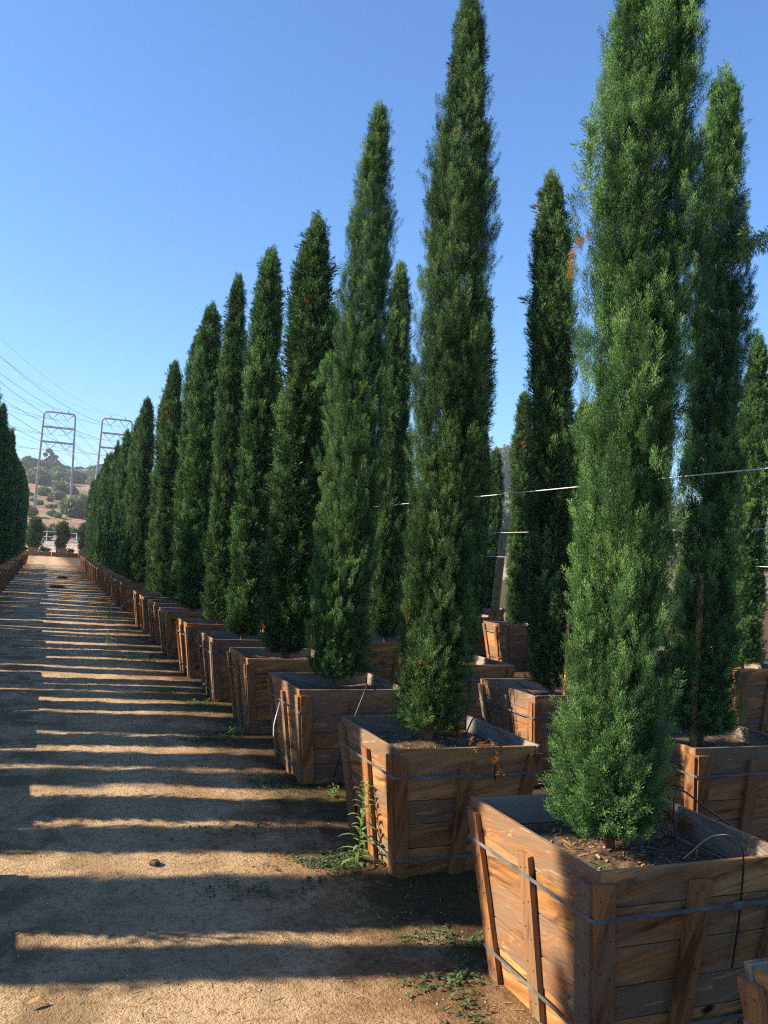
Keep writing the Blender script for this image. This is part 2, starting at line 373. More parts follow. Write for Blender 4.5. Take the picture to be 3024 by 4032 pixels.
def cypress(name, H, rad, nb, npb, fill, seed, prof=STD, hi=True, z0=.03, plen=.24, lean=(0, 0), wob=.15):
    """columnar crown from soil level; boughs are upright spindles with dark seams between"""
    rng = np.random.default_rng(seed); tp = {2: PLUMES_FINE, 1: PLUMES, 0: PLUMES_LO}[int(hi)]
    ph = np.array([a for a, _ in prof]); pr = np.array([b for _, b in prof])*rad*(.85+.18*np.clip((ph-.5)/.4, 0, 1))
    rad_at = lambda t: np.interp(t, ph, pr)
    # bough start heights, density following girth
    cand = rng.random(nb*4)*.97; keep = cand[rng.random(nb*4) < (rad_at(cand)/rad)**.4][:nb]; keep = np.sort(keep); nb = len(keep)
    th = (np.arange(nb)*2.39996 + rng.normal(size=nb)*.5)
    Lb = np.minimum((.40+.60*rng.random(nb))*np.clip(1.1-keep*.35, .5, 1), (.985-keep)*H+.10); fat = .80+.55*rng.random(nb); btint = np.clip(rng.normal(.5, .15, nb), 0, 1)
    reach = 1+wob*rng.normal(size=nb); nsp = max(3, npb//4)
    s = np.sort(rng.random((nb, nsp))**.85, 1); Z = keep[:, None]*H + s*Lb[:, None] - .10; t = np.clip(Z/H, 0, 1)
    rr = rad_at(t); rc = rr*(.61+.07*s)*reach[:, None]
    thb = th[:, None] + (s-.5)*.35*np.sign(np.sin(th*3))[:, None]
    shape = np.sin(np.clip(s*.86+.12, 0, 1)*math.pi)**.7
    phi = (rng.random((nb, nsp))-.5)*2*math.pi*.80
    q = (.55+.45*rng.random((nb, nsp)))*rr*.32*fat[:, None]*shape
    cx, sx = np.cos(thb), np.sin(thb); ro = rc + q*np.cos(phi); ta = q*np.sin(phi)
    P = np.stack([ro*cx - ta*sx, ro*sx + ta*cx, Z], -1).reshape(-1, 3)
    outw = np.stack([cx, sx, np.zeros_like(cx)], -1).reshape(-1, 3)
    loc = np.stack([np.cos(phi)*cx - np.sin(phi)*sx, np.cos(phi)*sx + np.sin(phi)*cx, np.zeros_like(cx)], -1).reshape(-1, 3)
    sflat = s.reshape(-1, 1); low = np.clip(1-P[:, 2:3]/.5, 0, 1)
    D = np.array([0, 0, 1.0]) + outw*(.15-.08*sflat+.2*low) + loc*(.22-.12*sflat+.15*low) + rng.normal(size=P.shape)*.12
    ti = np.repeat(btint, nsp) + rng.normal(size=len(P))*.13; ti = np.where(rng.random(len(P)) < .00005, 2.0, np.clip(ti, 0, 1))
    m_ = 6; P = np.repeat(P, m_, 0); D = np.repeat(D, m_, 0); ti = np.repeat(ti, m_)
    D = D + rng.normal(size=P.shape)*.15; P = P + rng.normal(size=P.shape)*np.array([.014, .014, .035])
    Ln = plen*(.55+.60*rng.random(len(P)))*np.clip(.5+rad_at(P[:, 2]/H)/rad*.6, .5, 1.1)
    P[:, 2] = np.maximum(P[:, 2], z0+.02*rng.random(len(P)))
    # inner filling, tinted darker: shade between boughs put into its colour
    zf = rng.random(fill)**1.1*H*.95; rf = rad_at(zf/H)*np.sqrt(rng.random(fill))*.56; af = rng.random(fill)*2*math.pi
    Pf = np.stack([rf*np.cos(af), rf*np.sin(af), zf+z0], -1); Df = np.array([0, 0, 1.0])+.35*np.stack([np.cos(af), np.sin(af), 0*af], -1)+rng.normal(size=Pf.shape)*.25
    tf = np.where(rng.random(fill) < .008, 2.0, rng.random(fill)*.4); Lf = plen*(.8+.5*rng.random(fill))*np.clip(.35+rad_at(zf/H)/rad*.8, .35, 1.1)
    # low skirt down to the soil
    nk = int(fill*.55); zk = .05+.5*rng.random(nk)**1.3; ak = rng.random(nk)*6.283; lob = 1+.12*np.sin(ak*3+seed)+.08*np.sin(ak*7+seed*2)
    rk = rad_at(np.clip(zk/H+.03, 0, 1))*(.25+.52*rng.random(nk)**.6)*lob; Pk = np.stack([rk*np.cos(ak), rk*np.sin(ak), zk+z0], -1)
    Dk = np.array([0, 0, .75])+np.stack([np.cos(ak), np.sin(ak), 0*ak], -1)*(.75-zk[:, None])+rng.normal(size=Pk.shape)*.3; Lk = plen*(.45+.4*rng.random(nk)); tk = np.clip(rng.normal(.5, .15, nk), 0, 1)
    # close mat of short upright sprays just under the surface
    nm = int(fill*(2.2 if hi == 2 else 1.3)); zm = H*.97*rng.random(nm); am = rng.random(nm)*6.283; rm = rad_at(zm/H)*(.46+.30*rng.random(nm)); Pm = np.stack([rm*np.cos(am), rm*np.sin(am), zm+z0], -1)
    Dm = np.array([0, 0, 1.0])+np.stack([np.cos(am), np.sin(am), 0*am], -1)*.16+rng.normal(size=Pm.shape)*.16; Lm = plen*(.5+.4*rng.random(nm))*np.clip(.4+rad_at(zm/H)/rad*.7, .4, 1); tm = np.clip(rng.normal(.42, .14, nm), 0, 1)
    Pk, Dk, Lk, tk = np.concatenate([Pk, Pm]), np.concatenate([Dk, Dm]), np.concatenate([Lk, Lm]), np.concatenate([tk, tm])
    # leader spikes
    ns = 44; zs = H*(.84+.145*rng.random(ns)); a_ = rng.random(ns)*6.28; rs = rad_at(zs/H)*.75*np.sqrt(rng.random(ns))
    Ps = np.stack([rs*np.cos(a_), rs*np.sin(a_), zs], -1); Ds = np.array([0, 0, 1.0])+rng.normal(size=Ps.shape)*.08; Ls = plen*(.7+.5*rng.random(ns))
    P = np.concatenate([P, Pf, Pk, Ps]); D = np.concatenate([D, Df, Dk, Ds]); Ln = np.concatenate([Ln, Lf, Lk, Ls]); ti = np.concatenate([ti, tf, tk, np.full(ns, .55)])
    nf_ = len(Pf); fl = np.zeros(len(P), bool); fl[len(P)-len(Ps)-len(Pk)-nf_:len(P)-len(Ps)-len(Pk)] = True
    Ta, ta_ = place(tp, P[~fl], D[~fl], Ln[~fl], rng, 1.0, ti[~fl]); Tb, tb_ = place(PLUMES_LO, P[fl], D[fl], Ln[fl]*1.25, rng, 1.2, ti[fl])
    T = np.concatenate([Ta, Tb]); t_ = np.concatenate([ta_, tb_])
    T[..., 2] *= H/np.percentile(T[..., 2], 99.985)
    T[..., 0] += lean[0]*(T[..., 2]/H)**1; T[..., 1] += lean[1]*(T[..., 2]/H)
    me = tri_mesh(name, T, CYP, t_)
    tb = MB().tube([(lean[0]*k*.92/8, lean[1]*k*.92/8, -.06+H*.92*k/8) for k in range(9)], [.036*(1-.1*k) for k in range(9)], 9)
    return me, tb.mesh('trunk', BARK)

# hero crowns measured from the photograph (height above soil, radius)
def P_(H, tab): return [(max(0, (z-.68)/H), r) for z, r in tab]
HERO = {
 'T1': cypress('crown_nearest', 5.1, 1.0, 128, 60, 2600, 1, P_(5.1, [(.68, .16), (.78, .23), (1.05, .268), (1.6, .252), (2.2, .255), (2.8, .285), (3.3, .30), (3.9, .245), (4.4, .20), (5, .13), (5.6, .05), (5.78, .01)]), 2, .02, .155, (.11, 0)),
 'T2': cypress('crown_second', 4.80, 1.0, 125, 56, 2400, 2, P_(4.8, [(.68, .17), (.85, .23), (1.1, .265), (1.7, .27), (2.42, .25), (3.15, .25), (3.9, .245), (4.4, .195), (4.9, .135), (5.2, .09), (5.38, .045), (5.48, .015)]), 2, .03, .155, (.02, 0)),
 'T3': cypress('crown_third', 4.9, 1.0, 120, 48, 2000, 3, P_(4.9, [(.68, .19), (.9, .29), (1.7, .33), (2.5, .335), (3.5, .27), (4.4, .21), (5.0, .12), (5.3, .08), (5.48, .04), (5.58, .012)]), 2, .03, .165, (.05, 0)),
 'C': cypress('crown_shaded', 4.7, 1.0, 120, 44, 2000, 4, P_(4.7, [(.68, .20), (.9, .26), (1.6, .26), (2.6, .235), (3.6, .21), (4.4, .17), (4.9, .115), (5.15, .075), (5.3, .035), (5.38, .012)]), True, .03, .165, (-.05, 0)),
}
SLIM = [(0, .8), (.05, .95), (.12, 1.0), (.3, .92), (.5, .88), (.7, .84), (.84, .68), (.93, .42), (.98, .19), (1, .06)]
WAIST = [(0, .7), (.05, 1.0), (.12, 1.05), (.25, .95), (.4, .84), (.55, .92), (.68, .86), (.82, .60), (.93, .36), (.98, .17), (1, .05)]
VAR = [cypress('crown_column', 4.8, .240, 118, 40, 1600, 20+k, (STD, SLIM, WAIST)[k % 3], True, .03, .17, (.05*(k-2.5)/2, .03*(k % 2)), .16) for k in range(6)]
LOV = [cypress('crown_far', 4.8, .232, 110, 22, 1000, 40+k, (STD, SLIM, WAIST)[k % 3], False, .03, .22, (.04*(k-1), 0), .14) for k in range(3)]

def make_tree(kind, x, y, z=.68, hs=1.0, ws=1.0, rot=0.0, label='', group='italian cypresses growing in wooden boxes', lean=0.0, lean_y=0.0):
    crown, trunk = kind
    e = empty('cypress_tree', (x, y, z), rot); e.scale = (ws, ws, hs)
    ax = Vector((0, 0, 1)).cross(rt*lean+Vector((0, lean_y, 0))); 
    if ax.length > 1e-5: e.rotation_euler = (Matrix.Rotation(ax.length/4.8, 4, ax.normalized()) @ Matrix.Rotation(rot, 4, 'Z')).to_euler()
    link('crown', crown, e); link('trunk', trunk, e)
    tag(e, label, 'tree', group); return e

# ------------------------------------------------------------------ planter boxes
BW, BH, TAP = .915, .74, .107
def box_parts(seed):
    """four panels of planks, twelve battens, two straps and soil, origin at the box's ground centre"""
    global rnd
    rnd = random.Random(seed); parts = []; th = .021
    hw = lambda z: BW/2 - TAP*(1-z/BH)
    def face(side):
        def f(s, z, o):   # s along the face (left->right seen from outside), o outward
            d = hw(z)+o
            return {'left': (-d, -s, z), 'front': (s, -d, z), 'right': (d, s, z), 'back': (-s, d, z)}[side]
        return f
    nz = 5
    for side in ('left', 'front', 'right', 'back'):
        f = face(side); mb = MB(); zs = [0.0]
        full = side in ('left', 'right')
        for k in range(nz): zs.append(zs[-1] + 1.0 + rnd.uniform(-.18, .18))
        zs = [z/zs[-1]*BH for z in zs]
        for k in range(nz):
            a, b_ = zs[k]+(.002 if k else 0), zs[k+1]-.002; ext = rnd.uniform(0, .008); jo = rnd.uniform(-.002, .002)
            if k == nz-1: b_ += rnd.uniform(-.004, .006)
            def e(z, sg): return sg*((hw(z) + ext + .002) if full else (hw(z) - th - .003))
            o1, o0 = jo, jo-th
            mb.hexa([f(e(a, -1), a, o1), f(e(a, 1), a, o1), f(e(a, 1), a, o0), f(e(a, -1), a, o0),
                     f(e(b_, -1), b_, o1), f(e(b_, 1), b_, o1), f(e(b_, 1), b_, o0), f(e(b_, -1), b_, o0)], 'x', 0, None)
        # inside faces (away from the face plane) are greyer old wood
        me = mb.mesh('side_panel', [WOOD, INNER], .0022)
        nrm = Vector(f(0, .4, 1.0))-Vector(f(0, .4, 0.0))
        for p in me.polygons:
            if p.normal.dot(nrm) < -.5: p.material_index = 1
        parts.append(('side_panel', me))
        for which in (-1, 0, 1):
            mb = MB(); bw = rnd.uniform(.074, .092)*(.95 if which else 1); bt = .021+rnd.uniform(0, .003)
            z1 = BH - (rnd.uniform(.035, .055) if which else rnd.uniform(.06, .095)); z0 = rnd.uniform(.0, .02); til = rnd.uniform(-.012, .012)
            def c(z, sg, o):
                if which: m_ = which*(hw(z) + (.006 if full else .014) - bw/2)
                else: m_ = rnd_c + til*(z/BH-.5)
                return f(m_ + sg*bw/2, z, o)
            rnd_c = rnd.uniform(-.015, .015)
            lo_, hi_ = .0035, .0035+bt
            mb.hexa([c(z0, -1, hi_), c(z0, 1, hi_), c(z0, 1, lo_), c(z0, -1, lo_), c(z1, -1, hi_), c(z1+rnd.uniform(-.006, .006), 1, hi_), c(z1, 1, lo_), c(z1, -1, lo_)], 'z')
            for zn in np.linspace(z0+.07, z1-.05, 5):
                for sg_ in (-.5, .5):
                    q0 = Vector(c(zn+rnd.uniform(-.02, .02), sg_, hi_+.0002)); q1 = Vector(c(zn, sg_, hi_+.0016)); nn = (Vector(c(zn, 0, hi_+1))-Vector(c(zn, 0, hi_))).normalized()
                    mb.tube([q0, q0+nn*.0016], .0036, 6, 1)
            parts.append(('batten', mb.mesh('batten', [BATTEN, NAIL], .0)))
    for zc in (BH*.775+rnd.uniform(-.01, .01), BH*.165+rnd.uniform(-.012, .012)):
        mb = MB(); pts = []; o = .0285; hh = .0075
        ring = [(-1, -1), (1, -1), (1, 1), (-1, 1)]; a = hw(zc)+o; cut = .012; P = []
        for sx, sy in ring:
            if sx*sy > 0: P += [(sx*a, sy*(a-cut)), (sx*(a-cut), sy*a)]
            else: P += [(sx*(a-cut), sy*a), (sx*a, sy*(a-cut))]
        sl = [rnd.uniform(-.006, .006) for _ in P]
        for i in range(8):
            j = (i+1) % 8; (x0, y0), (x1, y1) = P[i], P[j]; k = 1-.0018/a; kt = 1+hh*TAP/BH/a
            mb.hexa([(x0, y0, zc-hh+sl[i]), (x1, y1, zc-hh+sl[j]), (x1*k, y1*k, zc-hh+sl[j]), (x0*k, y0*k, zc-hh+sl[i]),
                     (x0*kt, y0*kt, zc+hh+sl[i]), (x1*kt, y1*kt, zc+hh+sl[j]), (x1*k*kt, y1*k*kt, zc+hh+sl[j]), (x0*k*kt, y0*k*kt, zc+hh+sl[i])])
        cr = rnd.uniform(-.2, .2); mb.box((cr-.022, -a-.0035, zc-.014), (cr+.022, -a+.0005, zc+.014))
        parts.append(('metal_strap', mb.mesh('metal_strap', STRAP)))
    n = 26; g_ = np.linspace(-1, 1, n); zz = .60 if seed == 101 else .65; e = BW/2 - TAP*(1-zz/BH) - th - .004
    def sz(X, Y): return zz + .03*fbm(X*5+seed, Y*5, seed, 4) + .012*vnoise(X*40, Y*40, seed) + .03*np.exp(-((X**2+Y**2)/.02))
    parts.append(('soil', grid_mesh('soil', g_*e, g_*e, sz, SOIL)))
    if seed in (101, 102):
        g2 = np.random.default_rng(seed); n = 420; x = g2.uniform(-e, e, n)*.97; y = g2.uniform(-e, e, n)*.97; az = g2.random(n)*6.28; L = .006+.018*g2.random(n)**2
        c_ = np.stack([x, y, sz(x, y)+.004], -1); u = np.stack([np.cos(az), np.sin(az), g2.normal(size=n)*.3], -1)*L[:, None]; v = np.stack([-np.sin(az), np.cos(az), g2.normal(size=n)*.4], -1)*(.002+.003*g2.random(n))[:, None]
        parts.append(('mulch', tri_mesh('mulch', np.concatenate([np.stack([c_-u-v, c_-u+v, c_+u+v], 1), np.stack([c_-u-v, c_+u+v, c_+u-v], 1)]), DRYLEAF)))
    return parts
BOXES = [box_parts(100+k) for k in range(5)]
def far_box_mesh(parts):
    """all parts of a box joined, for boxes too small in the picture to show them"""
    bm = bmesh.new(); mats = [WOOD, INNER, BATTEN, NAIL, STRAP, SOIL]
    for nme, me in [q for q in parts if q[0] != 'mulch']:
        k0 = len(bm.faces); bm.from_mesh(me); bm.faces.ensure_lookup_table()
        for fc in bm.faces[k0:]: fc.material_index = mats.index(me.materials[fc.material_index])
    out = bpy.data.meshes.new('planter_box'); bm.to_mesh(out); bm.free()
    for m in mats: out.materials.append(m)
    return out
FARBOX = [far_box_mesh(p) for p in BOXES]
def make_box(k, x, y, rot=0.0, label='', group='wooden planter boxes in rows', detail=True):
    if detail:
        e = empty('planter_box', (x, y, 0), rot + (0 if k == 1 else (k//5+k) % 4*math.pi/2))
        for nme, me in BOXES[k % 5]: link(nme, me, e)
    else:
        e = link('planter_box', FARBOX[k % 5]); e.location = (x, y, 0); e.rotation_euler = (0, 0, rot)
    tag(e, label, 'planter box', group); return e

# ------------------------------------------------------------------ right-hand front row
rr_ = random.Random(5)
def row_x(y): return 2.30 + (.004*max(0, y-15) if y < 40 else .1+.011*(y-40))
R1 = [(1.36, None), (2.94, 5.78), (4.77, 5.40), (6.70, 5.74), (8.50, 5.39), (10.24, 5.56), (12.10, 5.75), (14.16, 5.89), (16.01, 5.86), (17.71, 5.6), (19.26, 5.45)]
LEAN = {4: -.028, 5: -.01, 6: -.06, 7: -.067, 8: -.012, 9: -.10, 10: -.15, 11: -.15}
R1 += [(y, None) for y in (23.4, 25.36, 27.36, 29.5, 31.2, 32.9, 34.9, 36.9, 38.8, 40.7, 42.7, 44.6, 46.6, 48.5, 50.4, 52.4, 54.3, 56.2, 58.1, 60.2)]
TL = {1: 'largest cypress, nearest in view, its top cut off by the picture edge', 2: 'tall dark cypress in the second box, tip just touching the top edge',
      3: 'full sunlit cypress with a stray drooping tuft at mid height, third from the front', 4: 'broad dark cypress directly behind the one with the drooping tuft',
      5: 'slim cypress with a forked upper crown, fifth from the front', 6: 'cypress with a bulging shoulder high on its right, sixth from the front',
      7: 'deeply shaded dark cypress, seventh from the front along the road', 8: 'cypress with its tip just behind the deeply shaded dark one',
      9: 'pale green lit cypress, ninth from the front along the road', 10: 'cypress standing just before the gap in the row along the road', 11: 'cypress standing first beyond the gap in the row along the road'}
BL = {0: 'sunlit corner of the nearest box, mostly out of frame at the lower right', 1: 'large open wooden box under the biggest cypress, with honey coloured planks',
      2: 'weathered box with a tall green weed growing against its left side', 3: 'wooden box with a white tie dangling from its metal strap',
      4: 'dark fronted box just behind the one with the white tie', 5: 'box with orange lit left side, fifth along the road from the biggest tree',
      6: 'narrow looking lit box, sixth along the road from the biggest tree', 7: 'box under the deeply shaded dark cypress', 8: 'grey weathered box, eighth along the road from the biggest tree',
      9: 'grey brown box, second before the gap in the row by the road', 10: 'last box before the gap in the row by the road', 11: 'box with its whole front visible beyond the gap in the row'}
FAR_T = 'slender dark cypress among the many receding down the right side of the road'
FAR_B = 'small distant planter box among the many receding down the right side of the road'
for i, (y, top) in enumerate(R1):
    x = row_x(y); near = i <= 11
    dx = {1: -.012, 2: 0}.get(i, rr_.uniform(-.015, .02) if i > 2 else 0)
    make_box(i or 3, x+dx, y, rr_.uniform(-.012, .012) if i > 2 else 0, BL.get(i, FAR_B), detail=i <= 16)
    if i == 0: continue
    hs = ((top or rr_.uniform(5.35, 5.8))-.68)/4.8; rot = rr_.uniform(0, 6.28)
    if i == 1: make_tree(HERO['T1'], 2.26, 3.00, z=.625, label=TL[1])
    elif i == 2: make_tree(HERO['T2'], 2.25, 4.78, hs=.985, label=TL[2])
    elif i == 3: make_tree(HERO['T3'], 2.36, 6.86, hs=1.033, lean=.02, label=TL[3])
    elif i < 16: make_tree(VAR[(i+2) % 6], x+rr_.uniform(.0, .08), y+rr_.uniform(0, .15), hs=hs, ws=rr_.uniform(.92, 1.1)*(1.06 if i == 4 else 1.12 if i > 6 else 1), rot=rot, label=TL.get(i, FAR_T), lean=LEAN.get(i, rr_.uniform(-.15, .05)), lean_y=rr_.uniform(-.08, .08))
    else: make_tree(LOV[i % 3], x+.05, y+rr_.uniform(-.05, .2), hs=hs, ws=rr_.uniform(.98, 1.2), rot=rot, label=FAR_T, lean=rr_.uniform(-.15, .06))

# ------------------------------------------------------------------ rows behind it
R2 = [(2.75, 5.5), (4.56, 5.36), (6.40, 5.34), (8.28, 4.9), (10.3, 5.73), (12.1, 5.3), (13.6, 5.95), (15.4, 5.4), (17.2, 5.6), (19.1, 5.4), (20.7, 5.3), (23.0, 5.5), (25.0, 5.5)]
L2T = {1: 'half shaded cypress tied to an orange wooden stake, right of the biggest tree', 2: 'slender sunlit cypress standing free between the two nearest big trees',
       4: 'pale slim cypress showing between the second and third trees of the front row', 6: 'dark tip of a cypress showing right of the broad dark one'}
L2B = {1: 'box with grey inner boards holding the staked cypress', 2: 'box with peeling pale paint and a black hose over its side, second row'}
for i, (y, top) in enumerate(R2):
    make_box(i+2, 4.18, y, rr_.uniform(-.015, .015), L2B.get(i, 'planter box of the second row, mostly hidden behind the front row'), detail=i < 6)
    k = HERO['C'] if i == 1 else VAR[(i+1) % 6]
    tr_ = make_tree(k, 4.10 if i == 1 else 4.18, y-(.05 if i == 1 else 0), hs=.985 if i == 1 else (top-.68)/4.8, lean={2: -.203, 4: -.04, 6: .02}.get(i, 0), ws={1: 1.05, 2: .88, 4: .92}.get(i, 1.0), rot=rr_.uniform(0, 6.28),
              label=L2T.get(i, 'cypress of the second row, mostly hidden behind the front row'))
for j, (X, ys_) in enumerate(((8.0, [(4.3, 5.1), (6.2, 5.0), (8.12, 4.85), (9.9, 4.9), (11.7, 4.6), (13.43, 4.97), (15.2, 4.45), (17.1, 4.7), (19.0, 4.9), (21, 4.8), (23, 4.9)]), (9.9, [(8.6, 4.9), (10.5, 4.8), (12.3, 4.6), (14.1, 4.6), (16, 4.5), (18, 4.6)]))):
    for i, (y, top) in enumerate(ys_):
        bl = {(0, 2): 'grey planter box at the right picture edge behind the staked tree', (0, 5): 'small peeling box in front of the leaning round post'}.get((j, i), 'distant planter box glimpsed between the trees at the right')
        tl = {(0, 2): 'bright green cypress cut by the right picture edge', (0, 5): 'slim dark cypress beside the leaning round post'}.get((j, i), 'distant cypress glimpsed between the trees at the right')
        make_box(i+j+1, X, y, rr_.uniform(-.02, .02), bl, detail=(j == 0 and i in (2, 5)))
        make_tree(VAR[(i+j) % 6], X, y, hs=(top-.68)/4.8, ws=.95, lean={(0, 2): .08, (0, 5): -.12}.get((j, i), 0), rot=rr_.uniform(0, 6.28), label=tl)

# ------------------------------------------------------------------ left-hand rows
L1 = [1.1, 2.92, 4.76, 6.51, 8.54, 10.2, 12.0]; y = 12.1
while y < 61: y += 1.83+rr_.uniform(-.10, .10); L1.append(y)
L2 = [1.2, 3.0, 4.70, 6.33, 8.26, 9.98]; L3 = [2.2, 4.1, 5.94, 8.06, 9.89]
for y in L1[6:]:
    if y < 57: L2.append(y-.09+rr_.uniform(-.12, .12))
    if y < 53: L3.append(y-.21+rr_.uniform(-.12, .12))
for j, (X, ys_) in enumerate(((-1.555, L1), (-3.4, L2), (-5.25, L3))):
    for i, y in enumerate(ys_):
        lb = ('planter box in the shaded row along the left side of the road', 'planter box behind the left row, out of direct view')[j > 0]
        lt = ('dark shaded cypress in the row at the left picture edge', 'cypress behind the left row, out of direct view')[j > 0]
        make_box(i+j, X+rr_.uniform(-.08, .06), y, rr_.uniform(-.04, .04), lb, detail=(j == 0 and 20 < y < 34)).scale = (1, 1, rr_.uniform(.93, 1.05))
        make_tree(LOV[(i+j) % 3] if j or y < 18 or y > 44 else VAR[i % 6], X+rr_.uniform(-.03, .03), y, hs=rr_.uniform(.98, 1.08), ws=(.62 if j == 1 and i == 2 else .82 if j == 0 and i == 2 else rr_.uniform(.88, 1.0)) if y < 24 or j else rr_.uniform(.9, 1.05), rot=rr_.uniform(0, 6.28), label=lt, lean_y=rr_.uniform(-.1, .1))

# ------------------------------------------------------------------ small things on and around the boxes
def add_tube(name, pts, rad, material, label, cat, n=8, group=None):
    o = link(name, MB().tube(pts, rad, n).mesh(name, material)); tag(o, label, cat, group); return o
def spline(P, n=24):
    P = [Vector(p) for p in P]; Q = [P[0]*2-P[1]]+P+[P[-1]*2-P[-2]]; out = []
    for i in range(1, len(Q)-2):
        for k in range(n):
            t = k/n; a, b, c, d = Q[i-1:i+3]
            out.append(.5*((2*b)+(c-a)*t+(2*a-5*b+4*c-d)*t*t+(3*b-a-3*c+d)*t**3))
    return out+[P[-1]]
add_tube('support_stake', [(3.99, 4.44, .6), (4.0, 4.44, 1.2), (4.01, 4.44, 1.8)], [.024, .023, .021], STAKE, 'orange wooden stake tied against the half shaded cypress', 'stake')
add_tube('support_stake', [(4.17, 6.18, .6), (4.18, 6.19, .9), (4.18, 6.20, 1.35)], [.016, .016, .015], STAKE, 'thin stake inside the slender free standing cypress', 'stake')
add_tube('round_post', [(8.10, 14.55, 0), (8.13, 14.5, 1.2), (8.19, 14.45, 2.48)], [.085, .08, .078], POSTM, 'mossy round timber post leaning behind the small peeling box', 'post', 14)
add_tube('round_post', [(9.2, 17.5, 0), (9.22, 17.5, 1.1), (9.27, 17.5, 2.0)], [.07, .07, .068], POSTP, 'pale lit timber post behind the mossy round one', 'post', 12)
add_tube('trellis_wire', [(2.72, -2, 2.235), (2.72, 12, 2.225), (2.72, 24, 2.235)], .0032, WIRE, 'upper bright wire stretched along behind the front row', 'wire', 6)
add_tube('trellis_wire', [(4.42, -2, 2.12), (4.42, 12, 2.11), (4.42, 26, 2.12)], .0032, WIRE, 'lower thin wire stretched through the second row', 'wire', 6)
add_tube('trellis_wire', [(8.0, 2, 1.95), (8.0, 14, 1.93), (8.0, 25, 1.95)], .005, WIRE, 'far thin wire beside the mossy round post', 'wire', 6)
hose = 'drip tubes feeding the boxes'
add_tube('drip_tube', spline([(2.42, 2.72, .66), (2.42, 2.56, .80), (2.47, 2.475, .79), (2.50, 2.50, .56), (2.50, 2.53, .32)]), .0035, TUBE, 'thin grey drip tube hooked over the front of the biggest box', 'hose', 6, hose)
add_tube('drip_tube', spline([(2.46, 2.80, .67), (2.52, 2.90, .80), (2.62, 2.98, .85), (2.78, 3.0, .76), (2.95, 3.0, .66)]), .0042, TUBE, 'black drip tube arching inside the right side of the biggest box', 'hose', 6, hose)
add_tube('drip_tube', spline([(2.42, 3.18, .68), (2.60, 3.22, .82), (2.74, 3.22, .78), (2.81, 3.2, .62), (2.84, 3.2, .4)]), .0042, TUBE, 'black drip tube over the back right corner of the biggest box', 'hose', 6, hose)
add_tube('drip_tube', spline([(2.46, 6.5, .68), (2.42, 6.30, .78), (2.36, 6.20, .72), (2.25, 6.17, .45), (2.20, 6.25, .18), (2.19, 6.3, .06)]), .005, TUBE, 'black drip tube hanging down the front of the box with the white tie', 'hose', 6, hose)
add_tube('drip_tube', spline([(2.5, 4.55, .68), (2.45, 4.36, .77), (2.44, 4.29, .72), (2.47, 4.31, .55)]), .005, TUBE, 'black drip tube over the front rim of the box with the tall weed', 'hose', 6, hose)
add_tube('drip_tube', spline([(2.60, 4.95, .66), (2.68, 5.0, .76), (2.75, 5.0, .76), (2.80, 5.0, .6)]), .005, TUBE, 'black drip tube against the inner right side of the box with the weed', 'hose', 6, hose)
add_tube('drip_tube', spline([(3.95, 6.35, .68), (3.78, 6.30, .79), (3.70, 6.28, .68), (3.74, 6.25, .4), (3.75, 6.2, .15)]), .0042, TUBE, 'black drip tube looping down the peeling second row box', 'hose', 6, hose)
# dangling white tie
mb = MB(); pts = spline([(1.815, 6.62, .585), (1.80, 6.63, .50), (1.79, 6.66, .40), (1.80, 6.69, .30)], 6)
for a, b_ in zip(pts[:-1], pts[1:]): mb.hexa([(a.x, a.y-.012, a.z), (a.x, a.y+.012, a.z), (a.x-.003, a.y+.012, a.z), (a.x-.003, a.y-.012, a.z), (b_.x, b_.y-.012, b_.z), (b_.x, b_.y+.012, b_.z), (b_.x-.003, b_.y+.012, b_.z), (b_.x-.003, b_.y-.012, b_.z)], 'z')
tag(link('plastic_tie', mb.mesh('plastic_tie', RIBBON)), 'white plastic tie dangling from the strap of the third box', 'tie')

# dead sprays and the stray branch
def branch_mesh(name, path, material, seed, n=160, plen=.09, trunk_r=.006, dens_pow=1.0, tint=.5, droop=0.0):
    rng = np.random.default_rng(seed); P = np.array([tuple(p) for p in spline(path, 20)]); k = (rng.random(n)**dens_pow*(len(P)-2)).astype(int)
    tan = P[np.minimum(k+1, len(P)-1)]-P[k]; tan /= np.linalg.norm(tan, axis=1, keepdims=True)+1e-9
    D = tan + rng.normal(size=(n, 3))*.45 + np.array([0, 0, -droop]); pos = P[k]
    T, t_ = place(PLUMES_LO, pos, D, plen*(.7+.6*rng.random(n)), rng, 1.2, np.clip(rng.normal(tint, .15, n), 0, 1))
    return tri_mesh(name, T, material, t_)
def loose_branch(path, material, label, cat, seed, **kw):
    o = link('fallen_branch', branch_mesh('fallen_branch', path, material, seed, **kw)); tag(o, label, cat); return o
T1o = [o for o in COL.objects if o.get('label') == TL[1]][0]
d = link('dead_branch', branch_mesh('dead_branch', [(-.24, -.04, 2.54), (-.30, -.05, 2.50), (-.335, -.05, 2.43), (-.345, -.05, 2.36)], DEAD, 71, 44, .03), T1o)
tag(d, 'brown dead spray hanging off the left side')
link('side_branch', branch_mesh('side_branch', [(-.15, 0, 2.66), (-.23, -.01, 2.80), (-.25, -.01, 2.93), (-.24, 0, 3.04)], CYP, 72, 60, .07, tint=.7), T1o)
T3o = [o for o in COL.objects if o.get('label') == TL[3]][0]
link('side_branch', branch_mesh('side_branch', [(-.12, -.1, 2.50), (-.24, -.1, 2.62), (-.31, -.08, 2.60), (-.35, -.06, 2.46)], CYP, 73, 90, .07, tint=.6), T3o)
T0 = make_tree(VAR[2], 2.78, 1.10, hs=1.05, ws=.85, rot=2.0, label='cypress just outside the right picture edge, only one drooping branch showing')
